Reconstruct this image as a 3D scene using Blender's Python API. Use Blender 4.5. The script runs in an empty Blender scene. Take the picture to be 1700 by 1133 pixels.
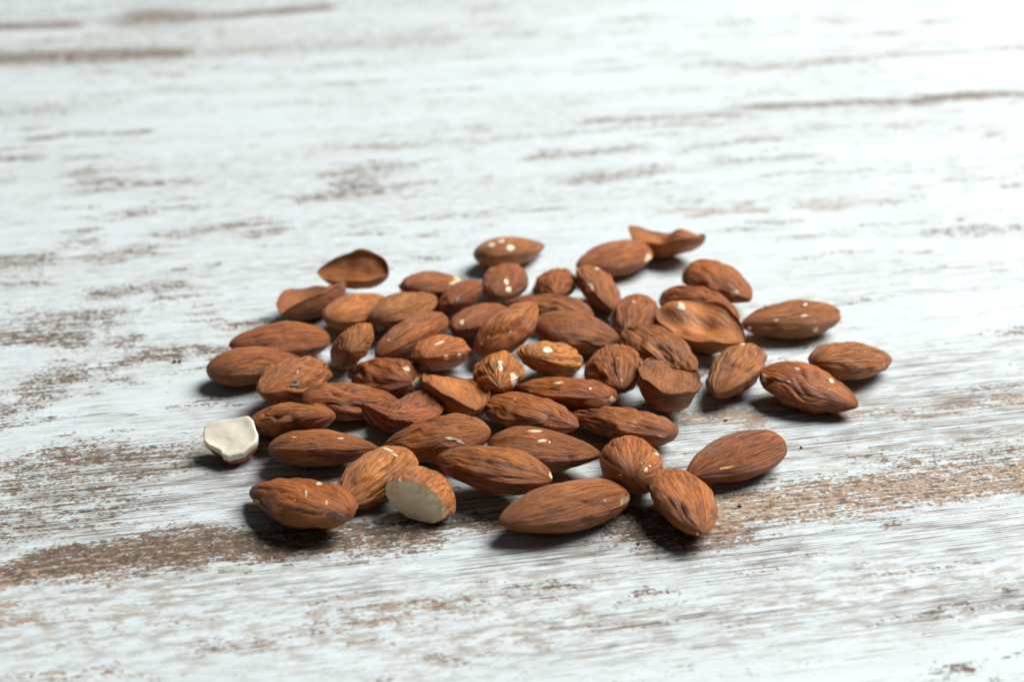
import bpy, bmesh, math, random
import numpy as np
from mathutils import Vector, Matrix
from mathutils.bvhtree import BVHTree

scene = bpy.context.scene
# ------------------------------------------------------------------ camera, world, lamps, exposure
PITCH = math.radians(23.0)          # looking down at the table
FPX = 2747.0                        # focal length in pixels of a 1700 px wide frame
CAM_H = 0.1395                      # metres above the table top
CAM = np.array([0.0, -CAM_H / math.tan(PITCH), CAM_H])
FWD = np.array([0.0, math.cos(PITCH), -math.sin(PITCH)])
UPV = np.array([0.0, math.sin(PITCH), math.cos(PITCH)])
cam_data = bpy.data.cameras.new('camera')
cam = bpy.data.objects.new('camera', cam_data)
scene.collection.objects.link(cam)
cam.location = CAM
cam.rotation_euler = (math.radians(90) - PITCH, 0, 0)
cam_data.sensor_width = 36.0
cam_data.lens = FPX / 1700 * 36.0
cam_data.clip_start = 0.01
cam_data.clip_end = 50
cam_data.dof.use_dof = True
cam_data.dof.focus_distance = 0.298
cam_data.dof.aperture_fstop = 18.0
cam_data.dof.aperture_blades = 7
scene.camera = cam

world = bpy.data.worlds.new('World')
scene.world = world
world.use_nodes = True
bg = world.node_tree.nodes['Background']
bg.inputs['Color'].default_value = (0.86, 0.95, 1.0, 1)
bg.inputs['Strength'].default_value = 0.055

def area_lamp(name, az, el, dist, size, power, color, target=(0, 0, 0)):
    ld = bpy.data.lights.new(name, 'AREA')
    ld.shape = 'RECTANGLE'; ld.size = size[0]; ld.size_y = size[1]
    ld.energy = power; ld.color = color
    o = bpy.data.objects.new(name, ld)
    scene.collection.objects.link(o)
    a, e = math.radians(az), math.radians(el)
    d = Vector((math.cos(a) * math.cos(e), math.sin(a) * math.cos(e), math.sin(e)))
    o.location = Vector(target) + d * dist
    o.rotation_euler = (-d).to_track_quat('-Z', 'Y').to_euler()
    return o
area_lamp('window_light', 27, 53, 1.7, (1.25, 1.0), 69.0, (1.0, 0.985, 0.955))

scene.view_settings.view_transform = 'Standard'
scene.view_settings.look = 'None'
scene.view_settings.exposure = 0.0
scene.view_settings.gamma = 1.0

# ------------------------------------------------------------------ helpers
def ray(x, y):
    r = FWD + np.array([(x - 850) / FPX, 0, 0]) + UPV * (566.5 - y) / FPX
    return r / np.linalg.norm(r)
def on_table(x, y, z=0.0):
    r = ray(x, y)
    return CAM + r * (z - CAM[2]) / r[2]

def tag(o, label=None, cat=None, group=None, kind=None):
    if label: o['label'] = label
    if cat: o['category'] = cat
    if group: o['group'] = group
    if kind: o['kind'] = kind
    return o

def mesh_obj(name, verts, faces, mat, parent=None, smooth=True):
    me = bpy.data.meshes.new(name)
    me.from_pydata([tuple(v) for v in verts], [], [tuple(int(i) for i in f) for f in faces])
    me.update()
    if smooth: me.polygons.foreach_set('use_smooth', [True] * len(me.polygons))
    me.materials.append(mat)
    o = bpy.data.objects.new(name, me)
    scene.collection.objects.link(o)
    if parent: o.parent = parent
    return o

def hash2(ix, iy, seed):
    n = (ix.astype(np.int64) * 374761393 + iy.astype(np.int64) * 668265263 + seed * 1442695041) & 0xffffffff
    n = ((n ^ (n >> 13)) * 1274126177) & 0xffffffff
    return ((n ^ (n >> 16)) & 0xffff) / 65535.0
def vnoise(x, y, seed=0, perx=None, pery=None):
    """smooth value noise in [-1,1], optionally periodic"""
    x0 = np.floor(x); y0 = np.floor(y); fx = x - x0; fy = y - y0
    fx = fx * fx * fx * (fx * (fx * 6 - 15) + 10); fy = fy * fy * fy * (fy * (fy * 6 - 15) + 10)
    def h(a, b):
        if perx: a = np.mod(a, perx)
        if pery: b = np.mod(b, pery)
        return hash2(a, b, seed)
    v = (h(x0, y0) * (1 - fx) + h(x0 + 1, y0) * fx) * (1 - fy) + (h(x0, y0 + 1) * (1 - fx) + h(x0 + 1, y0 + 1) * fx) * fy
    return v * 2 - 1

# ------------------------------------------------------------------ node helpers
class NT:
    def __init__(s, name):
        s.m = bpy.data.materials.new(name); s.m.use_nodes = True
        s.t = s.m.node_tree; s.n = s.t.nodes; s.l = s.t.links
        s.b = s.n['Principled BSDF']
    def node(s, typ, **kw):
        n = s.n.new(typ)
        for k, v in kw.items():
            if k.startswith('i_'):
                n.inputs[int(k[2:])].default_value = v
            else: setattr(n, k, v)
        return n
    def put(s, sock, v):
        if hasattr(v, 'is_linked') or hasattr(v, 'links'): s.l.new(v, sock)
        else: sock.default_value = v
    def math(s, op, a, b=0.0, c=None, clamp=False):
        n = s.n.new('ShaderNodeMath'); n.operation = op; n.use_clamp = clamp
        s.put(n.inputs[0], a); s.put(n.inputs[1], b)
        if c is not None: s.put(n.inputs[2], c)
        return n.outputs[0]
    def attr(s, name, out='Fac', typ='GEOMETRY'):
        n = s.n.new('ShaderNodeAttribute'); n.attribute_name = name; n.attribute_type = typ
        return n.outputs[out]
    def noise(s, vec, scale, detail=3, rough=.5, dist=0.0, out='Fac'):
        n = s.n.new('ShaderNodeTexNoise'); s.l.new(vec, n.inputs['Vector'])
        n.inputs['Scale'].default_value = scale; n.inputs['Detail'].default_value = detail
        n.inputs['Roughness'].default_value = rough; n.inputs['Distortion'].default_value = dist
        return n.outputs[out]
    def mapping(s, vec, scale, loc=None):
        n = s.n.new('ShaderNodeMapping'); s.l.new(vec, n.inputs['Vector'])
        n.inputs['Scale'].default_value = scale
        if loc is not None: s.put(n.inputs['Location'], loc)
        return n.outputs[0]
    def ramp(s, fac, lo, hi, smooth=True):
        n = s.n.new('ShaderNodeMapRange'); n.interpolation_type = 'SMOOTHSTEP' if smooth else 'LINEAR'
        s.put(n.inputs[0], fac); s.put(n.inputs[1], lo); s.put(n.inputs[2], hi)
        return n.outputs[0]
    def mix(s, fac, a, b, blend='MIX'):
        n = s.n.new('ShaderNodeMix'); n.data_type = 'RGBA'; n.blend_type = blend
        s.put(n.inputs[0], fac)
        for k, v in ((6, a), (7, b)):
            if isinstance(v, tuple): n.inputs[k].default_value = (*v, 1)
            else: s.l.new(v, n.inputs[k])
        return n.outputs[2]
    def bump(s, h, dist, strength=1.0, normal=None):
        n = s.n.new('ShaderNodeBump'); n.inputs['Strength'].default_value = strength
        n.inputs['Distance'].default_value = dist; s.l.new(h, n.inputs['Height'])
        if normal is not None: s.l.new(normal, n.inputs['Normal'])
        return n.outputs[0]

# ------------------------------------------------------------------ table top
def mat_table():
    s = NT('worn_white_painted_wood')
    co = s.node('ShaderNodeTexCoord').outputs['Object']
    mm = s.mapping(co, (1000, 1000, 1000))
    warp = s.noise(mm, .045, 2, .5, out='Color')
    wv = s.node('ShaderNodeVectorMath', operation='MULTIPLY_ADD')
    s.l.new(warp, wv.inputs[0]); wv.inputs[1].default_value = (0, .9, 0); s.l.new(mm, wv.inputs[2])
    v = wv.outputs[0]
    wear, grain, tan, stain = (s.attr(n) for n in ('wear', 'grain', 'tan', 'stain'))
    # thin dark lines along the grain
    g1 = s.noise(s.mapping(v, (.03, 3.0, 1)), 1.0, 3, .55)
    g2 = s.noise(s.mapping(v, (.10, 5.5, 1)), 1.0, 3, .6)
    brk = s.noise(s.mapping(v, (.12, .35, 1)), 1.0, 3, .6)
    gl = s.math('ADD', s.math('MULTIPLY', g1, .55), s.math('MULTIPLY', g2, .45))
    thr = s.math('ADD', s.math('MULTIPLY', grain, -.115), s.math('ADD', s.math('MULTIPLY', brk, -.24), .775))
    lines = s.ramp(gl, thr, s.math('ADD', thr, .03))
    # rubbed-off paint
    f1 = s.noise(s.mapping(v, (.36, .50, 1)), 1.0, 6, .70)
    f2 = s.noise(s.mapping(v, (1.1, 1.7, 1)), 1.0, 5, .65)
    f3 = s.noise(s.mapping(v, (.05, 1.6, 1)), 1.0, 2, .5)
    fl = s.math('ADD', s.math('MULTIPLY', f1, .36), s.math('ADD', s.math('MULTIPLY', f2, .42), s.math('MULTIPLY', f3, .22)))
    fl = s.math('MULTIPLY_ADD', fl, 2.0, -.5)
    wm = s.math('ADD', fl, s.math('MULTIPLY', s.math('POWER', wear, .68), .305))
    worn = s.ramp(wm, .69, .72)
    halo = s.ramp(wm, .56, .73)
    # colours
    mott = s.noise(s.mapping(v, (.05, .5, 1)), 1.0, 5, .65)
    white = s.mix(s.ramp(mott, .3, .7), (.475, .535, .555), (.56, .62, .64))
    stn = s.math('MULTIPLY', stain, s.ramp(s.noise(s.mapping(v, (.20, .50, 1)), 1.0, 8, .74), .44, .60))
    c = s.mix(s.math('MULTIPLY', stn, .8), white, (.32, .30, .265))
    c = s.mix(s.math('MULTIPLY', halo, .30), c, (.34, .30, .25))
    lc = s.mix(s.noise(s.mapping(v, (.1, .3, 1)), 1.0, 2), (.05, .040, .032), (.27, .21, .165))
    c = s.mix(s.math('MULTIPLY', lines, .92), c, lc)
    tn = s.ramp(s.math('ADD', s.noise(s.mapping(v, (.45, 1.0, 1)), 1.0, 5, .65), s.math('MULTIPLY', tan, .22)), .55, .64)
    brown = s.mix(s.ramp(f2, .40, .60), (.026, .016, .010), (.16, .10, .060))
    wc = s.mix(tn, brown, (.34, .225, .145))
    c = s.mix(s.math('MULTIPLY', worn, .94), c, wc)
    s.l.new(c, s.b.inputs['Base Color'])
    h = s.math('SUBTRACT', s.math('MULTIPLY', s.noise(s.mapping(v, (.04, 3.2, 1)), 1.0, 3, .6), .35),
               s.math('ADD', s.math('MULTIPLY', worn, 1.6), s.math('MULTIPLY', lines, .8)))
    s.l.new(s.bump(h, .00006, .8), s.b.inputs['Normal'])
    s.l.new(s.math('ADD', s.math('MULTIPLY', worn, .2), .58), s.b.inputs['Roughness'])
    s.b.inputs['Specular IOR Level'].default_value = .3
    return s.m

GRAIN = math.radians(12.7)
# paint wear: (kind, strength, half width in photo pixels, points ...) laid on the table along the grain
W = [
 ('wear', 1.05, 24, (-60,975),(0,962),(70,942),(110,935)),
 ('wear', 1.15, 33, (95,938),(200,928),(300,918)),
 ('wear', 1.15, 30, (240,915),(360,905),(440,903)),
 ('wear', .95, 20, (430,912),(520,895),(600,888)),
 ('wear', 1.0, 26, (560,898),(650,888),(720,885)),
 ('wear', .95, 13, (700,882),(780,874),(850,872)),
 ('wear', .9, 20, (1040,862),(1110,868),(1200,866)),
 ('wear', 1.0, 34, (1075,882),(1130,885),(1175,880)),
 ('wear', .85, 38, (1180,855),(1300,835),(1420,822)),
 ('wear', .85, 32, (1400,818),(1540,805),(1800,782)),
 ('tan', .55, 60, (1200,850),(1450,820),(1850,780)),
 ('wear', .6, 10, (1470,876),(1510,872)),
 ('wear', .7, 18, (1130,695),(1190,690),(1260,694)),
 ('tan', .9, 30, (1110,697),(1290,690)),
 ('wear', .6, 10, (1280,668),(1400,690),(1480,685)),
 ('tan', .8, 30, (1300,690),(1700,670)),
 ('wear', .45, 12, (1480,690),(1620,668),(1750,660)),
 ('wear', .55, 40, (1500,790),(1750,765)),
 ('wear', .62, 18, (0,778),(110,768),(230,752)),
 ('wear', .55, 16, (-40,815),(90,800),(240,790)),
 ('wear', .50, 20, (60,770),(180,760),(330,745)),
 ('wear', .55, 10, (230,785),(330,770)),
 ('wear', .45, 40, (-40,880),(60,860),(160,835)),
 ('wear', .55, 14, (0,880),(60,878)),
 ('wear', .55, 14, (100,755),(160,745)),
 ('wear', .78, 16, (0,562),(60,560),(140,568)),
 ('wear', .5, 26, (20,545),(90,535),(150,530)),
 ('wear', .62, 9, (205,562),(265,588),(285,590)),
 ('wear', .68, 11, (285,582),(335,578),(380,580)),
 ('wear', .68, 13, (230,592),(265,588)),
 ('wear', .66, 22, (40,650),(75,640),(105,622)),
 ('wear', .55, 9, (100,620),(160,612),(210,605)),
 ('wear', .6, 14, (0,690),(25,682)),
 ('wear', .5, 7, (180,636),(235,632)),
 ('wear', .5, 6, (310,668),(350,664)),
 ('wear', .55, 7, (380,540),(420,536)),
 ('wear', .55, 10, (170,430),(200,420),(240,412)),
 ('wear', .5, 9, (100,408),(125,404)),
 ('wear', .55, 12, (10,435),(70,432)),
 ('wear', .5, 10, (240,480),(290,475)),
 ('wear', .6, 12, (160,490),(210,485)),
 ('wear', .5, 8, (0,475),(50,470)),
 ('wear', .5, 8, (540,328),(600,320),(690,305)),
 ('wear', .6, 9, (500,330),(560,320),(600,300)),
 ('wear', .55, 12, (570,285),(640,278)),
 ('wear', .5, 7, (150,315),(240,305),(320,300)),
 ('wear', .55, 7, (195,360),(240,350)),
 ('wear', .5, 6, (115,385),(150,382)),
 ('wear', .5, 8, (280,392),(380,375),(440,368)),
 ('wear', .5, 8, (420,388),(460,382)),
 ('wear', .5, 7, (120,288),(145,284)),
 ('wear', .5, 6, (0,264),(50,262)),
 ('wear', .6, 5, (40,230),(150,223),(240,217)),
 ('wear', .35, 16, (0,185),(110,180)),
 ('stain', 1.1, 26, (-60,90),(80,85),(270,78)),
 ('wear', .75, 13, (-60,98),(60,95),(270,88)),
 ('wear', .75, 8, (-60,46),(60,42),(110,40)),
 ('wear', .75, 13, (235,32),(262,24),(290,28)),
 ('wear', .75, 7, (320,28),(420,22),(530,12)),
 ('stain', .9, 20, (250,60),(500,55),(800,45)),
 ('wear', .4, 12, (380,85),(560,75),(720,68)),
 ('stain', .5, 20, (0,8),(500,5),(900,5)),
 ('stain', .55, 9, (1150,112),(1300,108),(1500,90)),
 ('wear', .42, 5, (1170,106),(1260,114),(1400,98),(1700,78)),
 ('wear', .72, 6, (1240,178),(1400,172),(1550,165)),
 ('wear', .85, 7, (1530,168),(1600,158),(1760,154)),
 ('stain', .5, 16, (1150,200),(1350,195),(1520,190)),
 ('wear', .5, 5, (970,202),(1100,196),(1240,190)),
 ('wear', .55, 7, (880,262),(960,256),(1060,246)),
 ('wear', .45, 10, (950,300),(1030,290),(1090,280)),
 ('wear', .4, 8, (1140,250),(1230,235),(1260,230)),
 ('wear', .62, 5, (1130,362),(1200,355),(1260,348)),
 ('wear', .5, 8, (1340,345),(1380,342)),
 ('tan', 1.2, 14, (1100,362),(1400,338)),
 ('wear', .4, 6, (1400,342),(1520,330)),
 ('wear', .35, 6, (560,245),(850,228),(1150,205)),
 ('wear', .45, 8, (1560,385),(1700,375)),
 ('wear', .5, 10, (700,885),(760,905),(700,915)),
 ('wear', .4, 10, (600,930),(660,920)),
 ('wear', .42, 12, (840,975),(880,972),(920,968)),
 ('wear', .42, 18, (540,1015),(640,1005),(760,1010)),
 ('wear', .62, 7, (1060,989),(1100,987),(1130,984)),
 ('wear', .62, 4, (600,1071),(630,1069),(645,1068)),
 ('wear', .5, 10, (750,1080),(790,1100)),
 ('wear', .55, 10, (-30,1035),(60,1030),(100,1028)),
 ('wear', .5, 8, (-30,1012),(40,1010)),
 ('wear', .35, 16, (0,1130),(200,1125)),
 ('wear', .45, 9, (300,1080),(420,1065)),
 ('wear', .45, 14, (470,1045),(590,1035),(680,1030)),
 ('wear', .7, 4, (1655,985),(1670,984)),
 ('wear', .8, 5, (1585,1119),(1605,1118),(1615,1117)),
 ('wear', .7, 4, (1650,984),(1672,983)),
 ('wear', .5, 5, (1540,1016),(1600,1012)),
 ('wear', .4, 6, (1430,1040),(1700,1010)),
 ('tan', 1.0, 50, (-50,1030),(150,1020)),
 ('tan', .10, 40, (-60,960),(300,915),(830,872)),
 ('tan', .5, 70, (0,1090),(600,1050),(900,1040)),
 ('stain', .75, 55, (-50,980),(300,960),(600,940)),
 ('stain', .8, 70, (-50,1080),(400,1050),(900,1010)),
 ('stain', .5, 50, (700,1080),(1200,1030),(1700,1000)),
 ('stain', .55, 30, (850,960),(1200,960),(1500,930)),
 ('stain', .7, 45, (-50,830),(200,790),(380,760)),
 ('stain', .5, 40, (0,640),(200,600),(380,570)),
 ('stain', .35, 60, (0,450),(250,430),(520,390)),
 ('stain', .25, 60, (0,330),(400,300),(700,300)),
 ('stain', .35, 30, (1200,660),(1500,640),(1700,625)),
 ('stain', .35, 30, (1150,760),(1400,745),(1750,720)),
 ('grain', .8, 60, (-60,830),(200,800),(480,770)),
 ('grain', .8, 30, (-60,900),(250,870),(480,850)),
 ('grain', .7, 40, (400,850),(800,850),(1000,870)),
 ('grain', .6, 60, (400,1000),(900,950),(1200,930)),
 ('grain', .75, 60, (1100,740),(1400,720),(1750,690)),
 ('grain', .5, 50, (1300,640),(1700,620)),
 ('grain', .5, 60, (1150,900),(1400,900),(1750,880)),
 ('grain', .6, 60, (1000,1060),(1400,1020),(1750,1000)),
 ('grain', .55, 20, (0,700),(350,690),(420,680)),
]
def table_coords(p):
    c, s_ = math.cos(GRAIN), math.sin(GRAIN)
    return np.array([p[0] * c + p[1] * s_, -p[0] * s_ + p[1] * c])

def build_table():
    # fine lattice where the photograph looks, coarse outside it
    def axis(a, b, step, lo, hi):
        m = np.arange(a, b + step / 2, step)
        l = a - np.cumsum(np.geomspace(step * 2, 0.12, 16)); l = l[l > lo]
        r = b + np.cumsum(np.geomspace(step * 2, 0.12, 16)); r = r[r < hi]
        return np.concatenate([[lo], l[::-1], m, r, [hi]])
    us = axis(-.28, .42, .0016, -.95, 1.05)
    vs = axis(-.22, .40, .0011, -.55, .60)
    U, V = np.meshgrid(us, vs, indexing='ij')
    att = {k: np.zeros(U.shape) for k in ('wear', 'tan', 'stain', 'grain')}
    att['grain'] += .45; att['stain'] += .26
    # slight wandering so that the worn places are not straight-edged
    Vw = V + .0016 * vnoise(U / .012, V / .006, 5) + .0008 * vnoise(U / .004, V / .003, 6)
    Uw = U + .004 * vnoise(U / .010, V / .004, 7)
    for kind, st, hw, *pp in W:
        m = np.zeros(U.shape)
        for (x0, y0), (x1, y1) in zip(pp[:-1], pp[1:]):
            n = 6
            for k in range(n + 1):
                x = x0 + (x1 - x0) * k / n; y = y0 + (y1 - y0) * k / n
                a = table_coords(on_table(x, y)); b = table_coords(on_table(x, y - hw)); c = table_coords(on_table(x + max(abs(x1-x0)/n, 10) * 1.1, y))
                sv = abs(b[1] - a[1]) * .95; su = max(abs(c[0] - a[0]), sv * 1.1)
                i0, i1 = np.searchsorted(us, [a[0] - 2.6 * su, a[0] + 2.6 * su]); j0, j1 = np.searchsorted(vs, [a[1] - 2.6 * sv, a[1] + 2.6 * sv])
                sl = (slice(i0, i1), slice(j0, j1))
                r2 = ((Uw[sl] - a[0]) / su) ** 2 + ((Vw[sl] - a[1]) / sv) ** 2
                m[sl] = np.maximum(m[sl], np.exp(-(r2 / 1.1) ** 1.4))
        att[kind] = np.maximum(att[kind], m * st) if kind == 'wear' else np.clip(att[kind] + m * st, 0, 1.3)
    # scattered small rubs between the larger ones
    q = vnoise(U / .022 + 3, V / .0045, 21) + .7 * vnoise(U / .009, V / .0022 + 5, 22) + .5 * vnoise(U / .004, V / .0013, 23)
    att['wear'] = np.maximum(att['wear'], np.clip((q - .55) * .85, 0, .46) * np.clip((V + .12) / .10, .45, 1))
    q = vnoise(U / .05 + 3, V / .008, 31) + .6 * vnoise(U / .02, V / .004 + 5, 32)
    att['stain'] = np.clip(att['stain'] + .45 * q, 0, 1.3); att['grain'] = np.clip(att['grain'] + .3 * vnoise(U / .06, V / .007, 33), 0, 1.3)
    nu, nv = len(us), len(vs)
    verts = np.stack([U.ravel(), V.ravel(), np.zeros(U.size)], -1)
    idx = np.arange(nu * nv).reshape(nu, nv)
    quads = np.stack([idx[:-1, :-1].ravel(), idx[1:, :-1].ravel(), idx[1:, 1:].ravel(), idx[:-1, 1:].ravel()], -1)
    # rim and underside
    rim = np.concatenate([idx[:, 0], idx[-1, 1:], idx[-2::-1, -1], idx[0, -2:0:-1]])
    low = verts[rim].copy(); low[:, 2] = -.028
    base = len(verts); verts = np.vstack([verts, low])
    n = len(rim); k = np.arange(n)
    side = np.stack([rim[k], base + k, base + (k + 1) % n, rim[(k + 1) % n]], -1)[:, ::-1]
    me = bpy.data.meshes.new('table_top')
    faces = [tuple(map(int, q)) for q in quads] + [tuple(map(int, q)) for q in side] + [tuple(int(base + i) for i in range(n))[::-1]]
    me.from_pydata(verts.tolist(), [], faces); me.update()
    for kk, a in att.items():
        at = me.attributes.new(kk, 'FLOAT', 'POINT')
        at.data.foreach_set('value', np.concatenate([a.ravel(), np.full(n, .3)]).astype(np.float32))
    me.materials.append(mat_table())
    o = bpy.data.objects.new('table_top', me)
    scene.collection.objects.link(o)
    o.rotation_euler = (0, 0, GRAIN)
    tag(o, 'white painted wooden table top with brown worn streaks and visible grain', kind='structure')
    return o
build_table()

# ------------------------------------------------------------------ almond skin and kernel materials
def mat_skin():
    s = NT('almond_skin')
    fib = s.attr('fib', 'Vector'); oi = s.node('ShaderNodeObjectInfo')
    rnd = oi.outputs['Random']
    groove = s.attr('groove'); inner = s.attr('inner')
    hue = s.attr('skin_hue', typ='OBJECT'); val = s.attr('skin_value', typ='OBJECT')
    off = s.node('ShaderNodeCombineXYZ')
    s.l.new(s.math('MULTIPLY', rnd, 37), off.inputs[0]); s.l.new(s.math('MULTIPLY', rnd, 91), off.inputs[2])
    v = s.node('ShaderNodeVectorMath', operation='ADD'); s.l.new(fib, v.inputs[0]); s.l.new(off.outputs[0], v.inputs[1]); v = v.outputs[0]
    wcol = s.noise(v, 1.6, 2, .5, out='Color')
    wv = s.node('ShaderNodeVectorMath', operation='MULTIPLY_ADD'); s.l.new(wcol, wv.inputs[0]); wv.inputs[1].default_value = (.24, .24, .18); s.l.new(v, wv.inputs[2])
    v = wv.outputs[0]
    f1 = s.noise(s.mapping(v, (10, 10, .95)), 1.0, 4, .62)          # veins
    f2 = s.noise(s.mapping(v, (26, 26, 4.2)), 1.0, 4, .66)        # fine fibres
    big = s.noise(s.mapping(v, (1.3, 1.3, 1.8)), 1.0, 3, .55)
    dust = s.noise(s.mapping(v, (26, 26, 40)), 1.0, 3, .7)
    base = s.mix(hue, (.58, .158, .030), (.60, .235, .050))       # redder ... yellower
    dark = s.mix(hue, (.10, .020, .005), (.13, .040, .008))
    k = s.ramp(s.math('ADD', s.math('MULTIPLY', f1, .45), s.math('MULTIPLY', f2, .55)), .39, .57)
    c = s.mix(k, dark, base)
    c = s.mix(s.math('MULTIPLY', s.ramp(big, .42, .68), .42), c, (.30, .095, .028))
    c = s.mix(s.math('MULTIPLY', s.ramp(big, .50, .30), .30), c, (.60, .23, .055))
    c = s.mix(s.math('MULTIPLY', groove, .8), c, dark)
    c = s.mix(s.math('MULTIPLY', inner, .40), c, (.50, .205, .075))
    c = s.mix(s.math('MULTIPLY', s.ramp(dust, .60, .74), .35), c, (.64, .33, .15))
    c = s.mix(s.ramp(s.noise(s.mapping(v, (9, 9, 16)), 1.0, 2, .5), .765, .785), c, (.78, .62, .42))
    vm = s.node('ShaderNodeVectorMath', operation='SCALE'); s.l.new(c, vm.inputs[0]); s.l.new(val, vm.inputs['Scale'])
    s.l.new(vm.outputs[0], s.b.inputs['Base Color'])
    h = s.math('ADD', s.math('MULTIPLY', f1, .7), s.math('MULTIPLY', f2, .45))
    nb = s.bump(h, .0010, 1.0)
    nb = s.bump(dust, .00006, .8, nb)
    s.l.new(nb, s.b.inputs['Normal'])
    s.l.new(s.math('ADD', s.math('MULTIPLY', f2, .25), .34), s.b.inputs['Roughness'])
    s.b.inputs['Specular IOR Level'].default_value = .42
    s.b.inputs['Sheen Weight'].default_value = .05
    s.b.inputs['Sheen Roughness'].default_value = .4
    s.b.inputs['Sheen Tint'].default_value = (1, .75, .6, 1)
    return s.m

def mat_plain(name, a, b, scale, bump, rough, sss=0.0, thr=(.35, .65), rim=None):
    s = NT(name)
    co = s.node('ShaderNodeTexCoord').outputs['Object']
    n1 = s.noise(co, scale, 5, .6)
    c = s.mix(s.ramp(n1, *thr), a, b)
    if rim: c = s.mix(s.ramp(s.math('ADD', s.attr('edge'), s.math('MULTIPLY', s.noise(co, 1500, 3, .6), .5)), .70, 1.1), c, rim)
    s.l.new(c, s.b.inputs['Base Color'])
    s.l.new(s.bump(s.noise(co, scale * 2.2, 5, .65), bump, 1.0), s.b.inputs['Normal'])
    s.b.inputs['Roughness'].default_value = rough
    if sss:
        s.b.inputs['Subsurface Weight'].default_value = sss
        s.b.inputs['Subsurface Radius'].default_value = (1, .7, .4)
        s.b.inputs['Subsurface Scale'].default_value = .0012
    return s.m
SKIN = mat_skin()
KERNEL = mat_plain('bare_almond_kernel', (.58, .46, .29), (.72, .63, .46), 900, .00008, .45, .25, rim=(.52, .26, .11))
KERNEL_FACE = mat_plain('kernel_cut_face', (.94, .72, .44), (.97, .84, .60), 420, .00035, .55, .25, rim=(.60, .36, .17))
KERNEL_SMOOTH = mat_plain('smooth_kernel_face', (.66, .62, .50), (.74, .70, .60), 160, .00010, .38, .25)
SCAR = mat_plain('dark_scar', (.08, .040, .024), (.17, .10, .07), 500, .00010, .6)
OLIVE = mat_plain('olive_scar', (.17, .10, .035), (.30, .18, .07), 500, .00010, .6)
FLAKE = mat_plain('orange_flake', (.50, .22, .04), (.66, .36, .09), 900, .00010, .5)

# ------------------------------------------------------------------ almond shape
def prof(t, a=.52, b=.72):
    m = a / (a + b)
    return (t ** a * (1 - t) ** b) / (m ** a * (1 - m) ** b)

def rot(yaw, tilt, roll):
    y, t, r = (math.radians(v) for v in (yaw, tilt, roll))
    return Matrix.Rotation(y, 3, 'Z') @ Matrix.Rotation(-t, 3, 'Y') @ Matrix.Rotation(r, 3, 'X')

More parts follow.
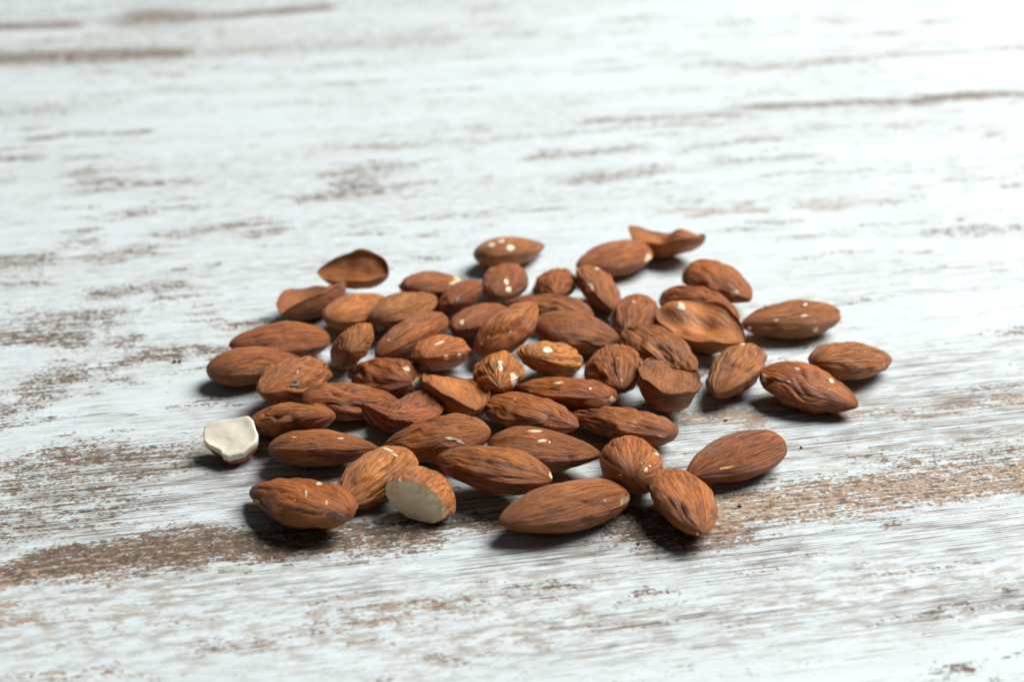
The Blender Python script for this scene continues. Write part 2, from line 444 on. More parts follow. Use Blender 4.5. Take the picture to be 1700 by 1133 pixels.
def almond_grid(L, Wd, T, seed, wr, half=None, ab=None, bz=0.0, by=0.0, lump=1.0, dent=None, round_=False, warp=()):
    """closed skin of one almond, blunt end at -x, pointed end at +x; half = (rim height, depth of the upper face)"""
    nt, nf = 120, 144
    t = (1 - np.cos(np.pi * np.linspace(.0, 1, nt + 2)[1:-1])) / 2
    f = np.linspace(0, 2 * np.pi, nf, endpoint=False)
    t, f = np.meshgrid(t, f, indexing='ij')
    a = .50 + .05 * math.sin(seed * 1.7); b = .70 + .07 * math.cos(seed * 2.3)
    if ab: a, b = ab
    p = prof(t, a, b)
    u = f / (2 * np.pi)
    lum = 1 + lump * (.045 * vnoise(u * 3, t * 3, seed + 1, perx=3) + .03 * vnoise(u * 6, t * 5, seed + 2, perx=6))
    cf, sf = np.cos(f), np.sin(f)
    e = 1.10 if half is None else .94
    y = Wd / 2 * p * np.sign(cf) * np.abs(cf) ** e * lum
    if half is None:
        z = T / 2 * p * np.sign(sf) * np.abs(sf) ** .96 * lum
        inner = np.zeros_like(t)
    else:
        rim, dep = half
        rimz = rim * T / 2 * p ** .8
        up = np.where(sf > 0, dep * T / 2 * p, -(T / 2 * p + rimz)) * np.abs(sf) ** .9
        z = (rimz + up) * (1 + .5 * (lum - 1)) + .10 * T * p * np.exp(-((sf - .16) / .13) ** 2) * (.6 + .6 * vnoise(u * 7, t * 6, seed + 6, perx=7))
        z += np.where(sf > 0, .10 * T * p * vnoise(t * 4, y / Wd * 4 + 9, seed + 5), 0)
        inner = np.clip(sf * 6, 0, 1)
    # edge seam: almonds are drawn out slightly along the rim
    seam = (0 if round_ else 1) * np.exp(-((np.abs(sf)) / .16) ** 2) * .05 * Wd * p
    y += np.sign(cf) * seam * (.6 + .4 * vnoise(u * 2, t * 6, seed + 4, perx=2))
    x = (t - .5) * L + .02 * L * vnoise(u * 4, t * 2, seed + 8, perx=4) * np.sin(np.pi * t)
    for (wx, wy, wr_, wz) in warp:            # lifted or lowered spots of the rim, fractions of the size
        z = z + wz * T * np.exp(-(((2 * t - 1 - wx) / wr_) ** 2 + ((2 * y / Wd - wy) / (wr_ * 1.6)) ** 2))
    c = (2 * t - 1) ** 2
    z = z + bz * L * (c - .4); y = y + by * L * (c - .4) 
    P_ = np.stack([x, y, z], -1)
    # normals by finite differences
    dt = np.gradient(P_, axis=0); df = np.roll(P_, -1, 1) - np.roll(P_, 1, 1)
    N = np.cross(df, dt); N /= np.linalg.norm(N, axis=-1, keepdims=True) + 1e-12
    if (N * (P_ - P_.mean((0, 1)))).sum() < 0: N = -N
    # wrinkles running lengthwise
    w1 = (.10 if wr < 1 else .06) * vnoise(u * 4, t * 3.2, seed + 11, perx=4) + .05 * vnoise(u * 9, t * 8, seed + 12, perx=9)
    def ridges(n, ft, sd, sharp):
        q = vnoise((u + w1 * .55) * n, t * ft + w1 * 2, sd, perx=n)
        return np.exp(-(np.abs(q) / sharp) ** 1.3)
    g = ridges(12 if wr < 1.3 else 15, 2.0 if wr < 1.3 else 1.2, seed + 20, .26) * (.62 if wr < 1.3 else .9) + ridges(22, 3.2, seed + 21, .25) * .42 + ridges(38, 6, seed + 22, .3) * .16
    mod = .55 + .45 * vnoise(u * 3, t * 2.2, seed + 30, perx=3)
    fade = np.clip(np.sin(np.pi * t) * 1.5, 0, 1) ** .8
    g = g * mod * fade
    if half is not None: g = g * np.where(sf > 0, .35, 1)
    amp = .0009 * (wr * 1.3 + .12)
    P_ = P_ - N * (g * amp)[..., None] + N * (amp * .25 * fade * vnoise(u * 18, t * 9, seed + 33, perx=18))[..., None]
    if dent:
        for (dx, dy, dz, r, dd) in dent:      # local dents or bumps, fractions of the size
            q = np.array([dx * L / 2, dy * Wd / 2, dz * T / 2])
            w = np.exp(-(((P_ - q) ** 2).sum(-1)) / (r * Wd) ** 2)
            P_ = P_ - N * (w * dd * T)[..., None]
    tipA = P_[0].mean(0) + [-.004 * L, 0, 0]; tipB = P_[-1].mean(0) + [.010 * L, 0, 0]
    n_t = nt
    idx = np.arange(n_t * nf).reshape(n_t, nf); nx = np.roll(idx, -1, 1)
    quads = np.stack([idx[:-1].ravel(), nx[:-1].ravel(), nx[1:].ravel(), idx[1:].ravel()], -1)
    verts = np.vstack([P_.reshape(-1, 3), tipA, tipB])
    ia, ib = n_t * nf, n_t * nf + 1
    faces = quads.tolist() + [(ia, int(nx[0, k]), int(idx[0, k])) for k in range(nf)] + [(ib, int(idx[-1, k]), int(nx[-1, k])) for k in range(nf)]
    fibv = np.stack([np.cos(f), np.sin(f), t * 2.0], -1).reshape(-1, 3)
    fibv = np.vstack([fibv, [0, 0, 0], [0, 0, 2.0]])
    gg = np.concatenate([np.clip(g * (.5 + .6 * min(wr, 1.3)), 0, 1).ravel(), [0, 0]])
    inn = np.concatenate([inner.ravel(), [0, 0]])
    return verts, faces, fibv, gg, inn

def skin_mesh(name, data, hue, val, cut=None):
    verts, faces, fibv, gg, inn = data
    me = bpy.data.meshes.new(name)
    me.from_pydata(verts.tolist(), [], faces); me.update()
    a = me.attributes.new('fib', 'FLOAT_VECTOR', 'POINT'); a.data.foreach_set('vector', fibv.astype(np.float32).ravel())
    for n, arr in (('groove', gg), ('inner', inn)):
        a = me.attributes.new(n, 'FLOAT', 'POINT'); a.data.foreach_set('value', arr.astype(np.float32))
    loop = None
    if cut:
        bm = bmesh.new(); bm.from_mesh(me)
        co, no = cut
        r = bmesh.ops.bisect_plane(bm, geom=bm.verts[:] + bm.edges[:] + bm.faces[:], plane_co=co, plane_no=no, clear_outer=True, dist=1e-7)
        rim = [e for e in bm.edges if e.is_boundary]
        v0 = rim[0].verts[0]; order = [v0]; e = rim[0]; v = e.other_vert(v0)
        while v is not v0 and len(order) < 5000:
            order.append(v)
            e = [q for q in v.link_edges if q.is_boundary and q is not e][0]; v = e.other_vert(v)
        loop = [q.co.copy() for q in order]
        bm.to_mesh(me); bm.free()
    me.polygons.foreach_set('use_smooth', [True] * len(me.polygons))
    me.materials.append(SKIN)
    o = bpy.data.objects.new(name, me)
    scene.collection.objects.link(o)
    o['skin_hue'] = hue; o['skin_value'] = 1 + (val - .96) * 1.55
    return o, loop

def cap_face(o, loop, name, mat, no, seed, rough=.00025, dish=0.0):
    """ragged broken surface closing a cut almond"""
    c = sum(loop, Vector()) / len(loop); no = Vector(no).normalized()
    step = max(1, len(loop) // 110); loop = loop[::step]; n = len(loop); rings = 16
    vs = []; fs = []
    for r in range(rings):
        k = 1 - r / rings
        for i, p in enumerate(loop):
            q = c + (p - c) * k
            h = float(vnoise(np.array([q.y * 900.]), np.array([q.z * 900.]), seed)[0]) * .7 * (1 - .5 * r / rings) + float(vnoise(np.array([q.y * 2200.]), np.array([q.z * 2200.]), seed + 3)[0]) * .35 * (1 - r / rings)
            vs.append(q + no * (h * rough * min(1, r / 1.5 + .25) - dish * (1 - k * k)))
    vs.append(c - no * dish)
    for r in range(rings - 1):
        for i in range(n):
            j = (i + 1) % n
            fs.append((r * n + i, r * n + j, (r + 1) * n + j, (r + 1) * n + i))
    for i in range(n): fs.append(((rings - 1) * n + i, (rings - 1) * n + (i + 1) % n, len(vs) - 1))
    return mesh_obj(name, vs, fs, mat, o)

def patch(o, bvh, px, py, a, b, ang, mat, name, seed, lift=.00006, rag=.35, label=None):
    """ragged patch where the skin is chipped, laid on the almond's surface at the spot seen at (px, py)"""
    inv = o.matrix_world.inverted(); r3 = inv.to_3x3()
    org = inv @ Vector(CAM)
    hit, nrm, _, dist = bvh.ray_cast(org, (r3 @ Vector(ray(px, py))).normalized())
    if hit is None:
        print('patch missed', o.name, px, py); return None
    ca, sa = math.cos(math.radians(ang)), math.sin(math.radians(ang))
    n = 44; rings = 8; ph = np.linspace(0, 2 * np.pi, n, endpoint=False)
    rr = 1.08 + rag * vnoise(ph / (2 * np.pi) * 6, ph * 0, seed, perx=6) + rag * .6 * vnoise(ph / (2 * np.pi) * 14, ph * 0 + 3, seed + 1, perx=14)
    vs, fs = [], []
    for r in range(rings + 1):
        q = 1 - r / rings
        for i in range(n if r < rings else 1):
            x = a * rr[i] * math.cos(ph[i]) * q; y = b * rr[i] * math.sin(ph[i]) * q
            d = (r3 @ Vector(ray(px + x * ca - y * sa, py - x * sa - y * ca))).normalized()
            h2, n2, _, dd = bvh.ray_cast(org, d)
            if h2 is None or abs(dd - dist) > .005:
                h2, n2, _, _ = bvh.find_nearest(org + d * dist)
            if n2.dot(d) > 0: n2 = -n2
            vs.append(h2 + n2 * (lift if r > 0 else -.00004))
    for r in range(rings - 1):
        for i in range(n):
            j = (i + 1) % n; fs.append((r * n + i, r * n + j, (r + 1) * n + j, (r + 1) * n + i))
    for i in range(n): fs.append(((rings - 1) * n + i, (rings - 1) * n + (i + 1) % n, rings * n))
    # wind the faces so that they look outwards
    p0, p1, p2 = (vs[q] for q in fs[0][:3])
    if (p1 - p0).cross(p2 - p0).dot(nrm) < 0: fs = [q[::-1] for q in fs]
    c = mesh_obj(name, vs, fs, mat, o)
    at = c.data.attributes.new('edge', 'FLOAT', 'POINT'); at.data.foreach_set('value', np.array([1 - r / rings for r in range(rings) for _ in range(n)] + [0], np.float32) ** 1.5)
    if label: c['label'] = label
    return c

# ------------------------------------------------------------------ the almonds
# x, y, z of the middle (mm), yaw, tilt, roll (degrees), length, width, thickness (mm)
POSE = {
 1: (-36.32, -80.15, 4.49, 140.2, -9.0, 5.6, 24.68, 12.33, 7.76),
 2: (-24.34, -70.53, 3.44, -122.3, -6.0, -0.2, 20.52, 11.42, 7.21),
 3: (-16.18, -78.62, 5.32, -124.3, -2.2, -20, 13.48, 12.02, 8.16),
 4: (-34.16, -59.9, 4.19, -5.2, 2.4, -23.1, 20.53, 12.4, 7.05),
 5: (-51.62, -57.95, 4.88, -98.6, -1.6, 4.4, 12.43, 10.01, 6.59),
 6: (-41.93, -49.17, 4.71, -210.5, -18.2, 16.3, 21.03, 12.21, 6.69),
 7: (-13.91, -57.3, 4.74, -190.7, -12.9, -2.6, 20.89, 12.53, 7.95),
 8: (-3.32, -71.43, 6.03, 154.8, -1.0, 9.0, 22.04, 12.45, 7.81),
 9: (5.9, -61.48, 4.62, -10.0, -0.6, -8.9, 21.02, 12.33, 7.75),
 10: (8.87, -83.26, 4.85, -153.2, 0.8, 7.1, 24.73, 12.43, 8.01),
 11: (21.25, -66.79, 4.41, 87.2, -14, 18, 21.92, 11.4, 9.6),
 12: (29.47, -83.29, 5.6, -80.7, 1.8, -15.2, 21.27, 11.24, 8.05),
 13: (40.13, -63.05, 3.69, -140.5, 0.5, 0.0, 23.2, 11.3, 7.3),
 14: (20.35, -48.97, 3.75, 150.9, -2.9, 14.9, 22.56, 12.38, 6.77),
 15: (4.08, -46.25, 4.43, -41.1, 4.0, -8.8, 21.41, 12.29, 7.02),
 16: (9.81, -35.02, 3.74, 146.5, -9.7, 15.9, 23.54, 12.38, 6.9),
 17: (30.27, -35.54, 6.17, 83.4, -9, 11.5, 18.53, 11.91, 10),
 18: (20.6, -26.38, 4.42, -85.1, 4.8, 21.4, 21.37, 11.77, 7.82),
 19: (30.74, -17.22, 4.32, -60.1, -6.5, -0.5, 23.45, 12.49, 8.08),
 20: (40.28, -5.87, 5.2, -48.0, -1.4, 16.0, 22.93, 12.49, 8.3),
 21: (41.5, 9.38, 4.07, -49.8, 0.8, 2.0, 22.0, 12.28, 7.99),
 22: (47.03, 21.22, 5.02, -57.8, -2.1, 4.2, 21.71, 12.22, 8.37),
 23: (60.28, 2.2, 3.87, -165.9, -1.3, 4.8, 23.04, 12.34, 7.84),
 24: (69.1, -21.52, 4.77, 31.2, -10.3, -3.5, 21.54, 12.3, 7.99),
 25: (58.23, -33.59, 4.05, -34.5, -5.4, -1.6, 21.01, 12.39, 8.16),
 26: (44.51, -26.14, 4.26, -114.6, -0.5, 18.6, 23.05, 10.78, 8.44),
 27: (37.25, 51.29, 3.82, 137.7, -5.7, 1.0, 22.45, 12.4, 7.84),
 28: (23.95, 39.34, 4.41, -140.3, 0.5, -1.0, 22.22, 12.44, 8.01),
 29: (19.87, 17.67, 4.54, -78.9, -2.1, -39.4, 19.04, 11.68, 7.6),
 30: (26.83, 3.01, 3.75, -98.9, -0.5, -1.3, 21.74, 10.96, 7.68),
 31: (9.72, 22.2, 4.06, -89.8, 9.4, 17.8, 20.29, 10.48, 6.95),
 32: (0.11, 46.99, 3.73, 44.8, -7.2, -12.3, 22.12, 12.48, 7.32),
 33: (-1.74, 22.37, 4.54, -96.5, 6.9, -0.1, 22.23, 10.87, 7.95),
 34: (-17.29, 23.42, 3.68, 58.8, -13.0, -2.7, 21.23, 11.71, 6.96),
 35: (-11.94, 10.27, 5.48, -95.7, 16.6, 37.8, 21.36, 11.12, 6.55),
 36: (-7.14, -0.07, 4.77, -115.0, 10.1, 9.9, 21.57, 12.15, 6.96),
 37: (7.87, 7.27, 3.87, 157.3, 1.3, 2.4, 20.79, 12.12, 7.73),
 38: (13.38, -6.45, 4.68, -14.8, -5.4, 1.3, 19.6, 12.36, 8.09),
 39: (-0.66, -10.18, 7.07, 48.4, 22.9, -14.5, 18.12, 12.02, 7.91),
 40: (-14.99, -21.62, 6.46, -101.1, 18.1, 7.6, 22.13, 11.52, 7.39),
 41: (-21.2, -9.82, 4.97, -123.6, -2.6, 28.3, 21.76, 12.01, 7.99),
 42: (-22.93, 4.86, 5.5, 56.5, -4.2, -5.4, 21.48, 11.02, 7.61),
 43: (-33.66, 8.05, 3.51, 61.4, -8.0, 0.1, 22.58, 11.85, 7.19),
 44: (-44.45, 12.31, 4.14, -118.8, 5.5, 16.0, 21.94, 12.16, 7.51),
 45: (-36.79, 27.84, 5.1, 155, -7, -20, 19, 9.8, 6),
 46: (-48.58, -10.02, 3.98, -164.5, 2.7, 3.0, 21.22, 12.34, 7.85),
 47: (-52.11, -21.79, 3.9, 17.8, 0.2, -8.6, 19.59, 12.39, 7.44),
 48: (-43.15, -32.75, 5.49, -114.0, 8.4, -1.1, 21.55, 12.09, 8.18),
 49: (-32.8, -17.11, 5.66, -84.9, 17.3, 45.6, 20.86, 11.22, 6.81),
 50: (-26.03, -27.24, 3.81, 137.9, -9.3, -2.0, 19.04, 12.04, 7.81),
 51: (-31.09, -39.18, 3.92, 14.0, -8.7, -4.4, 19.48, 11.68, 7.37),
 52: (-21.51, -47.22, 5.63, -128.1, 14.5, 12.6, 19.96, 12.33, 6),
 53: (-10.72, -38.44, 5.08, -68.7, 7.0, -12, 21.69, 11.67, 7.48),
 54: (-2.71, -30.94, 5.78, -88.3, 10.5, 17.0, 21.37, 10.44, 7.71),
 55: (8.56, -20.11, 4.53, 59.2, -22.3, 1.7, 20.6, 12.33, 7.21),
}

# wrinkling, hue (0 red .. 1 yellow), brightness, label, extras
A = {
1:(.75,.25,.95,'almond','wrinkled almond at the front left corner, white nick on top, dark dimple at right end',{'settle':1,'p':[(530,804,6,2.5,-15),(508,820,2.5,6,0),(542,835,1.5,4,0),(558,858,13,8,-10,'scar')]}),
2:(.7,.7,1.12,'almond','orange brown almond between the front left one and the broken one, pale scratch on top',{'p':[(645,748,10,2.2,-20),(655,756,5,1.5,-20)]}),
3:(.6,.55,1.1,'broken_almond','broken almond showing its cream cut face to the lower left, front row',{'cut':((1.3,0,0),(1,.22,.10)),'rest':1,'rough':.00045}),
4:(.35,.3,.85,'almond','long matt brown almond lying behind the front left one, tip pointing right',{'p':[(488,727,5,1,0),(564,729,6,1,0)]}),
5:(.3,.4,1.0,'almond_half','cream split piece of almond with flat ragged face, farthest left of all',{}),
6:(.6,.45,.95,'almond','brown almond partly hidden behind the cream split piece, grey spot at its right end',{'p':[(530,709,9,4.5,0,'scar')]}),
7:(.55,.4,.95,'almond','large almond behind the broken one with a long white chip low on its side',{'p':[(750,729,14,3.2,-14),(764,735,6,2,-20)]}),
8:(.45,.45,.9,'almond','almond with fine curved veins right beside the broken one, pointed left end',{'p':[(914,791,2.2,6,25)]}),
9:(.45,.25,.85,'almond','dark reddish almond with two white chips on top, its right tip touching the round one',{'p':[(887,717,13,2.2,0),(901,732,9,2.2,0),(912,735,1.5,2,0)]}),
10:(.3,.35,.88,'almond','large smooth almond nearest the camera in the middle, olive scar at its right end',{'settle':1,'p':[(1037,832,6,11,-25,'olive_scar'),(1004,832,1.6,1.6,0,'flake')]}),
11:(.35,.3,1.05,'almond','round looking almond seen end on with white specks, behind the two frontmost right ones',{'p':[(1072,781,4,4,0),(1079,775,3,1.5,-30),(1030,789,3,2,0),(1090,755,4,2.5,-20),(1065,770,1.5,1,0)],'round':1}),
12:(.55,.4,1.0,'almond','almond pointing its tip at the camera, rightmost of the front row',{'settle':1,'p':[(1158,887,2,2.5,0)],'dent':[(.1,0,1.0,.25,.07)]}),
13:(.3,.1,.8,'almond','reddish brown almond at the front right with a small orange flake on its side',{'p':[(1209,777,10,2.2,14,'flake'),(1198,779,4,2.5,0,'flake')]}),
14:(1.2,.55,.9,'almond','deeply grooved orange brown almond right behind the round white specked one',{'p':[(1098,725,7,2,-8)]}),
15:(.7,.35,.9,'almond','brown almond in mid heap, tapering to a point beside the deeply grooved one',{'p':[(959,716,2,2.5,0),(854,663,1.6,1,0)]}),
16:(.7,.15,.95,'almond','reddish almond with a long cream peeled strip at its lower right edge',{'p':[(929,636,8,2.2,5),(980,646,3,1.8,0),(993,669,24,5.5,0),(1016,664,7,6,30)]}),
17:(.9,.35,.78,'almond_half','shrivelled almond half with a flattish hollow top, between grooved and furrowed almonds',{'half':(.35,-.10),'ab':(.34,.42),'warp':[(.55,.3,.35,.16)]}),
18:(.9,.3,.95,'almond','short wrinkled almond seen end on, directly left of the shrivelled hollow topped half',{'p':[(1025,595,1.6,1.6,0),(1032,632,1.5,1.5,0)]}),
19:(1.2,.6,.85,'almond','broad almond with deep diagonal furrows behind the shrivelled hollow topped half',{}),
20:(.35,.55,1.05,'almond_half','scooped almond half with a white chip on its raised left corner, right side of heap',{'half':(.5,-.22),'p':[(1131,509,9,6.5,-20)],'bz':.04,'warp':[(-.6,.1,.34,.26),(.05,-.1,.3,-.14)]}),
21:(.7,.2,.85,'almond','reddish almond lying right behind the scooped half with the white chip',{}),
22:(.7,.3,.95,'almond','almond at the back right with a cream spot near its lower right end',{'p':[(1219,489,9,5,15),(1169,479,5,4,-40)]}),
23:(.4,.5,.9,'almond','long almond on bare table at the right, dotted with pale specks, white tipped',{'settle':1,'p':[(1337,506,4,2.5,20),(1335,525,7,2,5),(1288,532,4,2.5,20),(1244,545,4,3,35),(1354,547,5,3,25),(1396,521,2.5,6,0)]}),
24:(.5,.6,1.0,'almond','plain brown almond without chips, farthest right on the table',{}),
25:(.62,.1,1.0,'almond','reddish striped almond with white nicks, in front of the plain farthest right one',{'p':[(1324,613,4.5,2.5,-10),(1380,633,3,4.5,30),(1269,630,5,7,35),(1309,634,3.5,1.5,-20)]}),
26:(.55,.75,.95,'almond','olive brown almond slanting tip down, between the heap and the reddish striped one',{'p':[(1232,571,5,2,-10)]}),
27:(.25,.1,.95,'almond_half','curved hollow almond half at the very back right, its left end lifted',{'half':(.3,-.05),'bz':.12,'warp':[(.85,0,.25,.10),(-.5,.2,.36,.42)]}),
28:(.45,.15,.95,'almond','reddish almond at the back with a white peeled right end',{'p':[(1076,428,4.5,9,-15)]}),
29:(.35,.45,1.05,'almond','almond with ragged cream chip on its upper left, before the white ended back one',{'p':[(976,478,7,7.5,40),(970,471,5,3,-40),(993,446,5,2,0)]}),
30:(.6,.25,.9,'almond','roundish almond seen end on, directly left of the scooped half',{'p':[(1052,501,3.5,1.8,-20)]}),
31:(.6,.2,.95,'almond','small stubby almond seen end on, right of the one with two white dots',{}),
32:(.3,.75,.9,'almond','almond with three pale specks lying alone behind the back row',{'p':[(817,406,5,4,0),(832,401,5,4,0),(847,412,6,5,0)]}),
33:(.6,.2,.85,'almond','almond seen end on with two white dots one above the other, back row',{'p':[(841,468,4.5,5,0),(845,482,4.5,4.5,0)]}),
34:(.4,.35,.9,'almond','almond in the back row with a cream peeled right tip',{'p':[(762,463,8,8,30),(752,470,8,3,20)]}),
35:(.4,.05,.85,'almond','pinkish brown almond with a greyish side, wedged right below the cream tipped one',{'p':[(763,503,7,9,0,'scar')]}),
36:(.35,.1,.85,'almond','reddish almond with one white dot, sunk left of the large propped up one',{'p':[(767,536,4,4.5,0)]}),
37:(.6,.35,.9,'almond','almond lying across the back, behind the smooth one with a long right tip',{}),
38:(.35,.4,.85,'almond','smooth almond behind mid heap whose long tip points right',{}),
39:(.5,.4,1.1,'almond','large pale brown almond propped up at centre back, tip raised to the right',{'p':[(800,571,2.5,3,0),(847,551,2,2,0)]}),
40:(.35,.3,1.1,'almond','almond with a pale scratch and two white dots side by side, centre left',{'p':[(728,570,9,2,20),(741,594,5,4,20),(763,591,4,4,0)]}),
41:(.4,.25,.95,'almond','smooth reddish almond slanting up right, left of the one with one white dot',{'p':[(645,565,1.8,1.8,0)]}),
42:(.5,.9,.95,'almond','pale yellowish brown almond slanting up to the right, back left of the heap',{}),
43:(.5,.6,1.1,'almond','light orange brown almond just right of the hollow half open to the left',{}),
44:(.15,.35,.8,'almond_half','hollow almond half open to the left, in front of the bowl shaped half',{'half':(.75,-1.15)}),
45:(.15,.3,1.0,'almond_half','hollow bowl shaped almond half at the back left corner',{'half':(.6,-.75),'lump':1.8,'warp':[(-.15,-.9,.42,.30),(.6,.8,.3,-.12)]}),
46:(.35,.2,.9,'almond','long glossy almond at the left edge, rear one of two lying side by side',{}),
47:(.3,.3,.9,'almond','long almond at the left edge, white fleck near right tip, front one of two',{'p':[(498,592,4,3,0)]}),
48:(.9,.5,1.0,'almond','almond with a dark grey bruise on its side, near the left edge',{'p':[(488,638,9,8,0,'scar'),(494,618,1.5,3,0)]}),
49:(.5,.8,1.0,'almond','narrow almond on edge, pale right side and tip turned down, left of centre',{}),
50:(1.15,.15,.85,'almond','dark wrinkled almond with a thick white peeled right end',{'p':[(676,614,6,4,-20),(692,640,8,15,-22),(680,655,11,8,35)]}),
51:(.8,.2,.9,'almond','long dark reddish almond lying level in front of the wrinkled white ended one',{}),
52:(1.35,.05,.95,'almond_half','bent reddish shrivelled almond with a saddle shaped back and pale left tip',{'bz':.2,'p':[(604,694,9,4,20)],'lump':1.6}),
53:(.2,.35,1.02,'almond_half','split almond half with a smooth brown face turned right, white nicked corners',{'half':(.35,.06),'p':[(705,618,5,5,0),(789,690,5,2.5,-20)]}),
54:(1.1,.7,1.15,'almond','wrinkled golden almond seen end on with two cream chips',{'p':[(830,607,5.5,8,-10),(854,631,7.5,13,10),(791,618,2,3.5,0)]}),
55:(1.25,.95,1.2,'almond','golden almond with deep swirling grooves and a white fleck on top',{'p':[(908,581,7,5.5,-20),(880,615,5,2,0),(894,622,6,2.5,0)]}),
}

def split_piece(label):
    out = [(337,722),(339,712),(347,705),(370,701),(395,697),(412,694),(421,700),(423,711),(428,722),(427,733),(420,744),(403,756),(388,761),(377,763),(369,759),(366,754),(359,748),(348,744),(339,737)]
    n = Vector((-.10, -.42, 1)).normalized(); p0 = Vector(on_table(384, 728, .0046))
    pts = []
    m = len(out)
    for k in range(m):
        a, b = np.array(out[k], float), np.array(out[(k + 1) % m], float)
        for q in range(5):
            x, y = a + (b - a) * q / 5
            x += .8 * float(vnoise(np.array([k + q / 5.]) * 1.7, np.array([0.]), 3)[0]); y += .8 * float(vnoise(np.array([k + q / 5.]) * 1.9, np.array([4.]), 4)[0])
            d = Vector(ray(x, y)); c = Vector(CAM)
            pts.append(c + d * ((p0 - c).dot(n) / d.dot(n)))
    N = len(pts); cen = sum(pts, Vector()) / N
    def rings(fn, ks):
        return [fn(p, k) for k in ks for p in pts]
    def quads(nr, close):
        fs = [(r * N + i, r * N + (i + 1) % N, (r + 1) * N + (i + 1) % N, (r + 1) * N + i) for r in range(nr - 1) for i in range(N)]
        if close: fs += [((nr - 1) * N + i, (nr - 1) * N + (i + 1) % N, nr * N) for i in range(N)]
        return fs
    # skin underneath, bulging down to the table
    ks = [math.sin(math.pi / 2 * (1 - r / 22)) for r in range(22)]
    def under(p, k):
        q = cen + (p - cen) * k * .985
        return q - n * (.0012 + .0036 * math.sqrt(max(0, 1 - k * k)))
    v = rings(under, ks) + [cen - n * .0051]
    lo = min(q.z for q in v)
    base = Vector((cen.x, cen.y, 0)); sh = Vector((0, 0, -lo + .00003))
    loc = base
    v1 = [q + sh - loc for q in v]; fs = quads(22, True)
    me = bpy.data.meshes.new('almond_half'); me.from_pydata(v1, [], [f[::-1] for f in fs]); me.update()
    fib = np.array([(math.cos(i / N * 6.28), math.sin(i / N * 6.28), .5) for _ in range(22) for i in range(N)] + [(0, 0, .5)], np.float32)
    at = me.attributes.new('fib', 'FLOAT_VECTOR', 'POINT'); at.data.foreach_set('vector', fib.ravel())
    me.polygons.foreach_set('use_smooth', [True] * len(me.polygons)); me.materials.append(SKIN)
    o = bpy.data.objects.new('almond_half', me); scene.collection.objects.link(o); o.location = loc
    o['skin_hue'] = .4; o['skin_value'] = .95
    tag(o, label, 'almond', GROUP)
    # cream face with a rounded ragged lip
    prof_ = [(.985, -.0013), (1.0, -.0009), (1.0, -.0003), (.985, 0), (.95, .00008), (.88, .0001), (.78, 0), (.62, -.0001), (.45, -.0001), (.28, -.00012), (.12, -.00015)]
    v = []
    for k, h in prof_:
        for i, p in enumerate(pts):
            q = cen + (p - cen) * k
            v.append(q + n * (h + (.00005 if k > .93 else .00018) * float(vnoise(np.array([q.x * 420]), np.array([q.y * 420]), 8)[0])) + sh - loc)
    v.append(cen - n * .00015 + sh - loc)
    mesh_obj('broken_face', v, quads(len(prof_), True), KERNEL_SMOOTH, o)

GROUP = 'almonds heaped on the worn white table'
for i in sorted(POSE):
    x, y, z, yaw, tilt, roll, L, Wd, T = POSE[i]
    wr, hue, val, name, label, ex = A[i]
    if i == 5:
        split_piece(label); continue
    cut = ex.get('cut')
    data = almond_grid(L / 1000, Wd / 1000, T / 1000, 100 * i + 7, wr, ex.get('half'), ex.get('ab'), ex.get('bz', 0), ex.get('by', 0), ex.get('lump', 1), ex.get('dent'), ex.get('round', False), ex.get('warp', ()))
    if cut: cut = (Vector(cut[0]) / 1000, Vector(cut[1]).normalized())
    o, loop = skin_mesh(name, data, hue, val, cut)
    M = rot(yaw, tilt, roll).to_4x4()
    M.translation = Vector((x, y, z)) / 1000
    co = np.empty(len(o.data.vertices) * 3, np.float32); o.data.vertices.foreach_get('co', co); co = co.reshape(-1, 3)
    low = float((co @ np.array(M.to_3x3()).T)[:, 2].min()) + M.translation.z
    if ex.get('settle'):                      # lies on the bare table
        M.translation.z -= low - .00003; M.translation.y += max(0, low) * 1.7
    elif low < 0 or ex.get('rest'): M.translation.z -= low - .00003
    o.matrix_world = M
    tag(o, label, 'almond', GROUP)
    if cut: cap_face(o, loop, 'broken_face', ex.get('capmat', KERNEL_FACE), cut[1], i, ex.get('rough', .0003), ex.get('dish', 0))
    pt = ex.get('p', [])
    if pt:
        bpy.context.view_layer.update()
        bvh = BVHTree.FromPolygons([v.co for v in o.data.vertices], [p.vertices for p in o.data.polygons])
        for k, q in enumerate(pt):
            kind = q[5] if len(q) > 5 else 'bare_patch'
            mt = {'bare_patch': KERNEL, 'scar': SCAR, 'olive_scar': OLIVE, 'flake': FLAKE}[kind]
            patch(o, bvh, q[0], q[1], q[2], q[3], q[4], mt, kind, 1000 * i + k * 17, rag=.36 if max(q[2], q[3]) > 4 else .22)

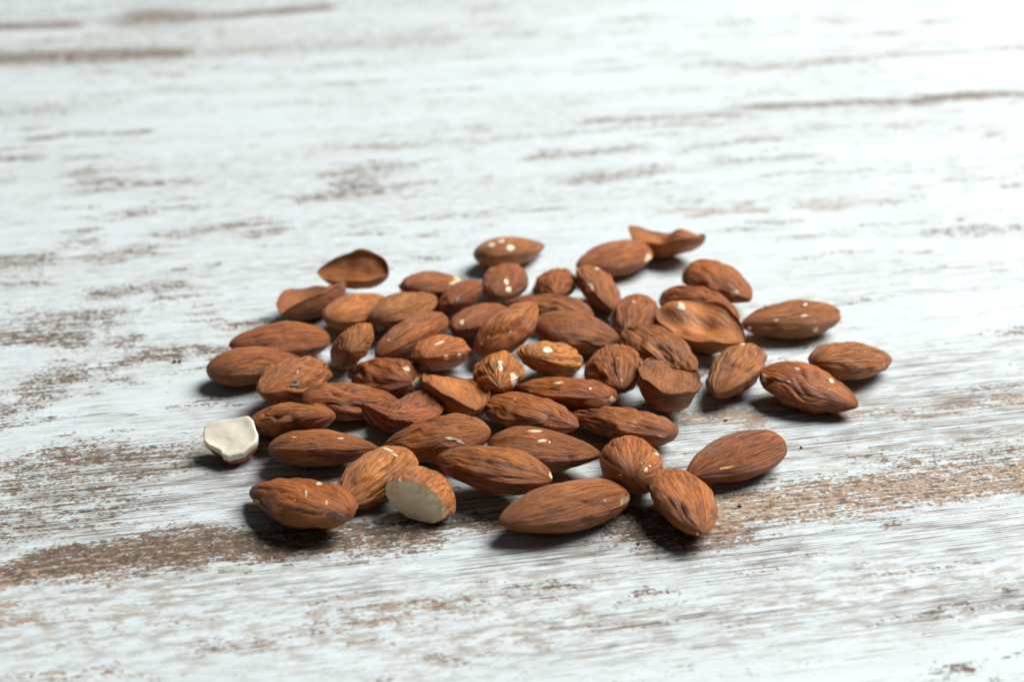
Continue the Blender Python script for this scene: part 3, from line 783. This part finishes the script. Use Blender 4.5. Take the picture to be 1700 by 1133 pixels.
# ------------------------------------------------------------------ crumbs
SKIN_DUST = mat_plain('brown_skin_dust', (.22, .09, .03), (.42, .19, .07), 1200, .0001, .6)
def crumb(name, px, py, r, mat, label, seed, flat=.6, h=0.0, group=None):
    bm = bmesh.new(); bmesh.ops.create_icosphere(bm, subdivisions=3, radius=1)
    for v in bm.verts:
        c = v.co
        n = 1 + .28 * float(vnoise(np.array([c.x * 1.7 + 5]), np.array([c.y * 1.7 + c.z * 2.1 + 9]), seed)[0]) + .12 * float(vnoise(np.array([c.x * 5]), np.array([c.y * 5 + c.z * 4]), seed + 1)[0])
        v.co = Vector((c.x * n * r, c.y * n * r * .7, c.z * n * r * flat))
    lo = min(v.co.z for v in bm.verts)
    me = bpy.data.meshes.new(name); bm.to_mesh(me); bm.free()
    me.polygons.foreach_set('use_smooth', [True] * len(me.polygons)); me.materials.append(mat)
    o = bpy.data.objects.new(name, me); scene.collection.objects.link(o)
    p = on_table(px, py, h); o.location = (p[0], p[1], h - lo); o.rotation_euler = (0, 0, seed * 1.3)
    tag(o, label, 'crumb', group)
    return o
crumb('almond_crumb', 290, 603, .0005, SCAR, 'tiny dark crumb on bare table at the left, left one of a close pair', 3, group='tiny crumbs on the table')
crumb('almond_crumb', 298.5, 601.5, .0005, OLIVE, 'tiny tan crumb on bare table at the left, right one of a close pair', 4, group='tiny crumbs on the table')
crumb('almond_crumb', 789, 854, .0004, SCAR, 'tiny dark crumb on white paint between the broken almond and the large front one', 5, group='tiny crumbs on the table')
for k, (px, py, r_, m_, lab) in enumerate([
    (952, 699, .0004, KERNEL, 'tiny pale crumb between the pointed almond in mid heap and the grooved one'),
    (655, 872, .0004, OLIVE, 'tiny tan crumb on brown wear left below the broken almond'),
    (1205, 700, .00035, SCAR, 'tiny dark crumb on the tan worn spot below the olive brown almond'),
    (1060, 905, .0004, SCAR, 'tiny dark crumb left below the almond pointing at the camera'),
    (1228, 842, .0004, OLIVE, 'tiny olive crumb on the worn band right of the almond pointing at the camera'),
    (905, 905, .00035, SKIN_DUST, 'tiny reddish crumb in front of the large smooth front almond'),
    (1330, 745, .0003, SCAR, 'tiny dark crumb on white paint right of the almond with the orange flake')]):
    crumb('almond_crumb', px, py, r_, m_, lab, 20 + k, group='tiny crumbs on the table')
